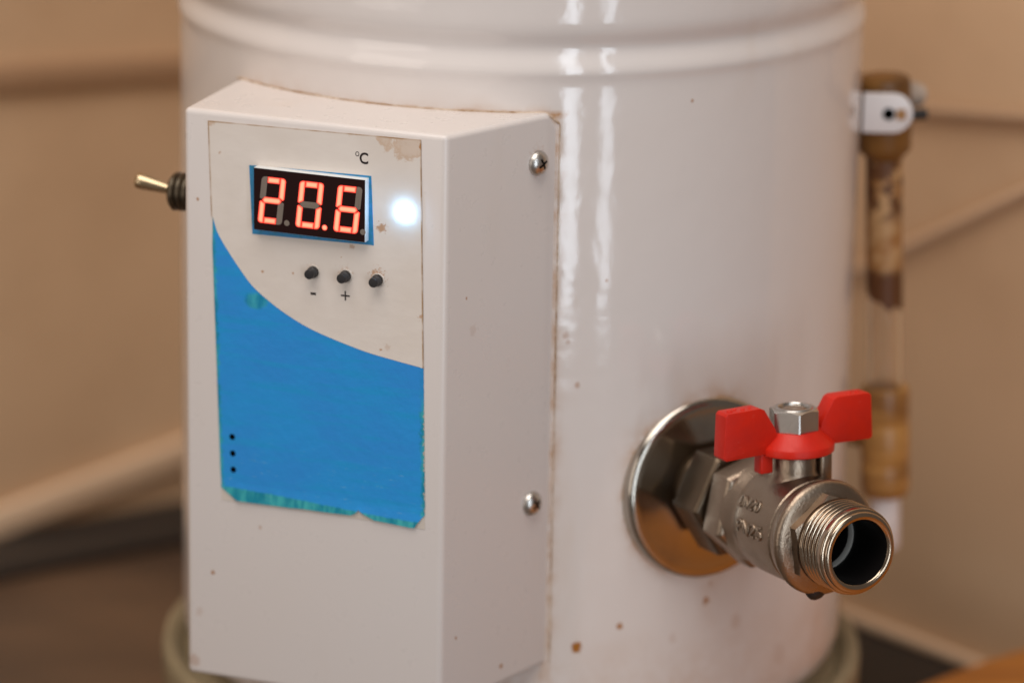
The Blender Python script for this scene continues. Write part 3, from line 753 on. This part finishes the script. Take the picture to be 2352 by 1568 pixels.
# butterfly handle
def wing(sgn):
    # outline in (x, z) of the stem frame, thickness along the valve
    o = [(8.6, 23.4), (25.0, 23.0), (25.8, 23.8), (25.2, 36.2), (24.4, 37.0), (13.4, 37.2), (12.0, 36.6), (8.0, 30.2), (7.4, 26.6)]
    return [(sgn * x, z_) for x, z_ in o]
fw_ = Frame(FH.o, Vs, Vh, Va)
b = MB()
for sgn in (-1, 1):
    b.prism(fw_, wing(sgn), -2.8, 2.8)
for x, y, q in ((-22.5, 0.4, 1.0), (-20.2, -0.6, 0.7), (-18.2, 0.7, 0.8), (-15.6, 0.2, 0.6), (19.0, 0.2, 0.9), (21.4, 0.6, 0.7)):
    b.lathe(Frame(FH(x, y, 37.0), Vs, Va, Vh), [(q, -0.2), (q * 0.9, 0.25), (q * 0.5, 0.5), (0.01, 0.55)], 12)
handle = b.build('valve_handle', M['red'], valve, smooth=35, bevel=0.8, bseg=3)
handle['label'] = 'red plastic butterfly handle with two upright wings'
b = MB(); b.lathe(FH, [(3.0, 22.4), (11.2, 22.4), (11.8, 22.8), (11.9, 24.6), (11.5, 25.2), (8.6, 27.8), (7.6, 28.9), (3, 29.0)], 96)
b.build('handle_hub', M['red'], handle, smooth=40)
b = MB(); b.prism(FH, box_pts(-12.6, -8.4, -2.0, 2.0), 17.2, 23.5); b.build('handle_stop', M['red'], handle, bevel=0.5)
# nut
nut = hex_nut('handle_nut', FH, 7.55, R_(50.7), 29.0, 35.2, 6.35, 4.6, M['steel'], valve)
b = MB(); b.lathe(FH, [(5.6, 35.1), (5.35, 35.55), (4.7, 35.6), (4.35, 35.2), (4.2, 34.4)], 48); b.build('nut_collar', M['steel'], nut, smooth=50)
b = MB(); b.lathe(FH, [(4.25, 34.3), (3.9, 34.9), (2.8, 35.25), (1.4, 35.15), (0.01, 35.05)], 40); b.build('stem_end', M['nickel'], nut, smooth=60)
# raised characters cast on the body, as rounded strokes
GLYPH = {
 'P': [[(0, 0), (0, 1), (.7, 1), (.95, .9), (1, .75), (.95, .58), (.7, .48), (0, .48)]],
 'N': [[(0, 0), (0, 1), (1, 0), (1, 1)]],
 'D': [[(0, 0), (0, 1), (.6, 1), (.9, .85), (1, .5), (.9, .15), (.6, 0), (0, 0)]],
 '2': [[(0, .78), (.12, .93), (.4, 1), (.75, .97), (.97, .8), (.9, .58), (0, 0), (1, 0)]],
 '5': [[(.95, 1), (.12, 1), (.05, .56), (.5, .64), (.85, .55), (1, .33), (.85, .08), (.45, 0), (0, .1)]],
 '0': [[(.5, 0), (.15, .12), (0, .5), (.15, .88), (.5, 1), (.85, .88), (1, .5), (.85, .12), (.5, 0)]]}
def cast_text(txt, A0, ang, w, h, adv, r, sr):
    for i, ch in enumerate(txt):
        b = MB()
        for st_ in GLYPH[ch]:
            fine_ = []
            for p, q in zip(st_[:-1], st_[1:]):
                for k_ in range(4): fine_.append((p[0] + (q[0] - p[0]) * k_ / 4, p[1] + (q[1] - p[1]) * k_ / 4))
            fine_.append(st_[-1]); pp_ = []
            for x, y in fine_:
                t = R_(ang) - (y * h - h / 2) / r
                pp_.append(FV(r * math.cos(t), r * math.sin(t), A0 + i * adv + x * w))
            b.tube(pp_, sr, 8)
        b.build('cast_letter', M['nickel_cast'], valve, smooth=60)
cast_text('PN25', 42.6, 176.5, 2.45, 3.5, 3.45, 16.1, 0.50)
cast_text('DN20', 41.4, 150.5, 1.95, 3.0, 2.7, 16.15, 0.42)
# raised plate behind DN20
b = MB(); vs, fs = [], []; na, nb = 14, 3
for lift in (0.0, 0.28):
    for i in range(na + 1):
        for j in range(nb + 1):
            t = R_(118 + (158 - 118) * i / na); A = 40.8 + (52.6 - 40.8) * j / nb; r = 15.75 + lift
            vs.append(FV(r * math.cos(t), r * math.sin(t), A))
nn_ = (na + 1) * (nb + 1)
for i in range(na):
    for j in range(nb):
        q = i * (nb + 1) + j; fs.append([nn_ + q, nn_ + q + 1, nn_ + q + nb + 2, nn_ + q + nb + 1])
def wall(seq):
    for p, q in zip(seq[:-1], seq[1:]): fs.append([p, q, nn_ + q, nn_ + p])
wall([i * (nb + 1) for i in range(na + 1)]); wall([i * (nb + 1) + nb for i in range(na + 1)]); wall(list(range(nb + 1))); wall([na * (nb + 1) + j for j in range(nb + 1)])
b.add(vs, fs); b.build('cast_plate', M['nickel_cast'], valve, smooth=40)

# ------------------------------------------------------------------ SIGHT TUBE
k = NT('brown_fitting'); co = k.obj()
k.set(color=k.mix(k.ramp(k.noise(co, 60.0, 4.0), 0.35, 0.7), (0.22, 0.095, 0.016), (0.095, 0.038, 0.009)), rough=0.45); M['brown_fit'] = k.mat
k = NT('amber_fitting'); co = k.obj()
sx = k.new('ShaderNodeSeparateXYZ'); k.put(sx.inputs[0], co)
bandn = k.noise(k.scale(co, (20, 20, 130)), 1.0, 3.0)
k.set(color=k.mix(k.ramp(bandn, 0.38, 0.62), (0.44, 0.22, 0.06), (0.22, 0.095, 0.024)), rough=0.35); M['amber'] = k.mat
k = NT('clear_glass'); k.set(color=(0.97, 0.95, 0.92), rough=0.03, trans=1.0, ior=1.48); M['glass'] = k.mat
k = NT('brown_deposit'); co = k.obj()
sx = k.new('ShaderNodeSeparateXYZ'); k.put(sx.inputs[0], co); zz = sx.outputs[2]
n1 = k.noise(co, 150.0, 3.0, 0.6)
blot = k.math('MULTIPLY', k.ramp(n1, 0.43, 0.49), k.ramp(zz, 0.199, 0.207))
col = k.mix(k.ramp(k.noise(co, 90.0, 2.0), 0.4, 0.6), (0.47, 0.28, 0.125), (0.31, 0.135, 0.035))
col = k.mix(blot, col, (0.12, 0.045, 0.012))
lowb = k.ramp(k.math('ADD', zz, k.math('MULTIPLY', n1, 0.004)), 0.1855, 0.1895, 1.0, 0.0)
col = k.mix(lowb, col, (0.10, 0.033, 0.006))
k.set(color=col, rough=0.5); M['deposit'] = k.mat

g0 = Vector((118.4, 5, 64.5)); g1 = Vector((122.0, 5, -15.0)); gd = (g0 - g1).normalized()
gx = Vector((0, 1, 0)).cross(gd).normalized() ; gy = gd.cross(gx)
def FG(z_):
    t = (z_ - g1.z) / (g0.z - g1.z); return Frame(g1 + (g0 - g1) * t, gx, gy, gd)
f0 = FG(-15.0)
b = MB(); L = (g0 - g1).length
b.lathe(f0, [(5.85, -4), (5.85, L + 3), (4.6, L + 3), (4.6, -4), (5.85, -4)], 40)
tube = b.build('sight_tube', M['glass'], boiler, smooth=40); tube['label'] = 'glass sight tube stained brown in its upper half'
# deposit inside the tube with a ragged pointed lower end
b = MB(); vs, fs = [], []; sg, nr = 40, 22
for i in range(sg):
    a = 2 * math.pi * i / sg
    zlow = 27.6 + 7.5 * (0.5 + 0.5 * math.sin(a - 0.6)) + 3.0 * noise.noise(Vector((math.cos(a) * 1.5, math.sin(a) * 1.5, 0)))
    for j in range(nr + 1):
        zz_ = zlow + (L + 2 - zlow) * j / nr; vs.append(f0(5.93 * math.cos(a), 5.93 * math.sin(a), zz_))
for i in range(sg):
    q = (i + 1) % sg
    for j in range(nr): fs.append([i * (nr + 1) + j, q * (nr + 1) + j, q * (nr + 1) + j + 1, i * (nr + 1) + j + 1])
b.add(vs, fs); b.build('brown_deposit', M['deposit'], tube)
# upper fitting
fu = FG(64.5)
b = MB(); b.lathe(fu, [(5.9, -2.6), (6.2, -2.0), (8.4, 0.2), (8.7, 1.0), (8.7, 21.6), (8.3, 23.6), (7.0, 24.4), (0.01, 24.6)], 48, cap0=True)
up = b.build('upper_fitting', M['brown_fit'], boiler, smooth=40)
b = MB(); b.tube([fu(0, 0, 15), fu(0, 0, 15) + Vector((-22, 26, 0))], 5.0, 20); b.build('upper_elbow', M['brown_fit'], up)
# white clamp band with a hole
b = MB(); fc = Frame(Vector((118.6, -5.4, 79.2)), (1, 0, 0), (0, 0, 1), (0, -1, 0))
o = [(-8.6, -6.4), (1.2, -6.4)] + [(1.2 + 6.4 * math.sin(t) * 0.95, -6.4 * math.cos(t)) for t in [math.pi * i / 12 for i in range(1, 12)]] + [(1.2, 6.4), (-8.6, 6.4)]
b.prism(fc, o, 0.0, 1.6); clamp = b.build('clamp_band', M['white_plastic'], boiler, smooth=30, bevel=0.4)
clamp['label'] = 'white rounded clamp band holding the sight tube'
b = MB(); b.lathe(Frame(fc(-0.4, -0.2, 1.55), fc.x, fc.y, fc.z), [(2.0, 0.02), (1.9, 0.35), (1.4, 0.4), (1.3, 0.1), (0.01, 0.1)], 24); b.build('clamp_hole', M['hole'], clamp)
b = MB(); b.prism(fc, box_pts(2.0, 5.2, -1.9, 1.5), 1.5, 2.3); b.build('clamp_stain', M['amber'], clamp, bevel=0.3)
# clamp bolt and ear behind
b = MB(); b.tube([(124, 9, 82.5), (130.0, 12, 81)], [4.6, 3.6], 20); b.build('clamp_ear', M['grimy_plastic'], clamp)
b = MB(); b.tube([(122, 4, 76.2), (131.5, 6, 76.4)], 1.9, 14); b.build('clamp_bolt', M['black_rubber'], clamp)
# lower fittings
fl_ = FG(-15.0)
b = MB(); b.lathe(fl_, [(5.9, 0.8), (7.7, 0.4), (8.0, -0.4), (8.0, -10.6), (7.8, -11.2), (7.8, -12.6), (8.1, -13.2), (8.1, -24.0), (7.9, -24.6), (7.9, -25.6), (8.1, -26.2), (8.1, -33.6), (7.4, -36.2), (5.0, -37.2), (0.01, -37.4)], 48, cap0=True)
lf = b.build('lower_fitting', M['amber'], boiler, smooth=35)
b = MB(); b.tube([fl_(0, 0, -18), fl_(0, 0, -18) + Vector((-22, 26, 0))], 5.0, 20); b.build('lower_elbow', M['amber'], lf)
b = MB(); b.lathe(fl_, [(4.9, -36.8), (5.0, -38), (5.0, -54), (4.2, -55), (0.01, -55)], 32); b.build('drain_plug', M['white_plastic'], lf)
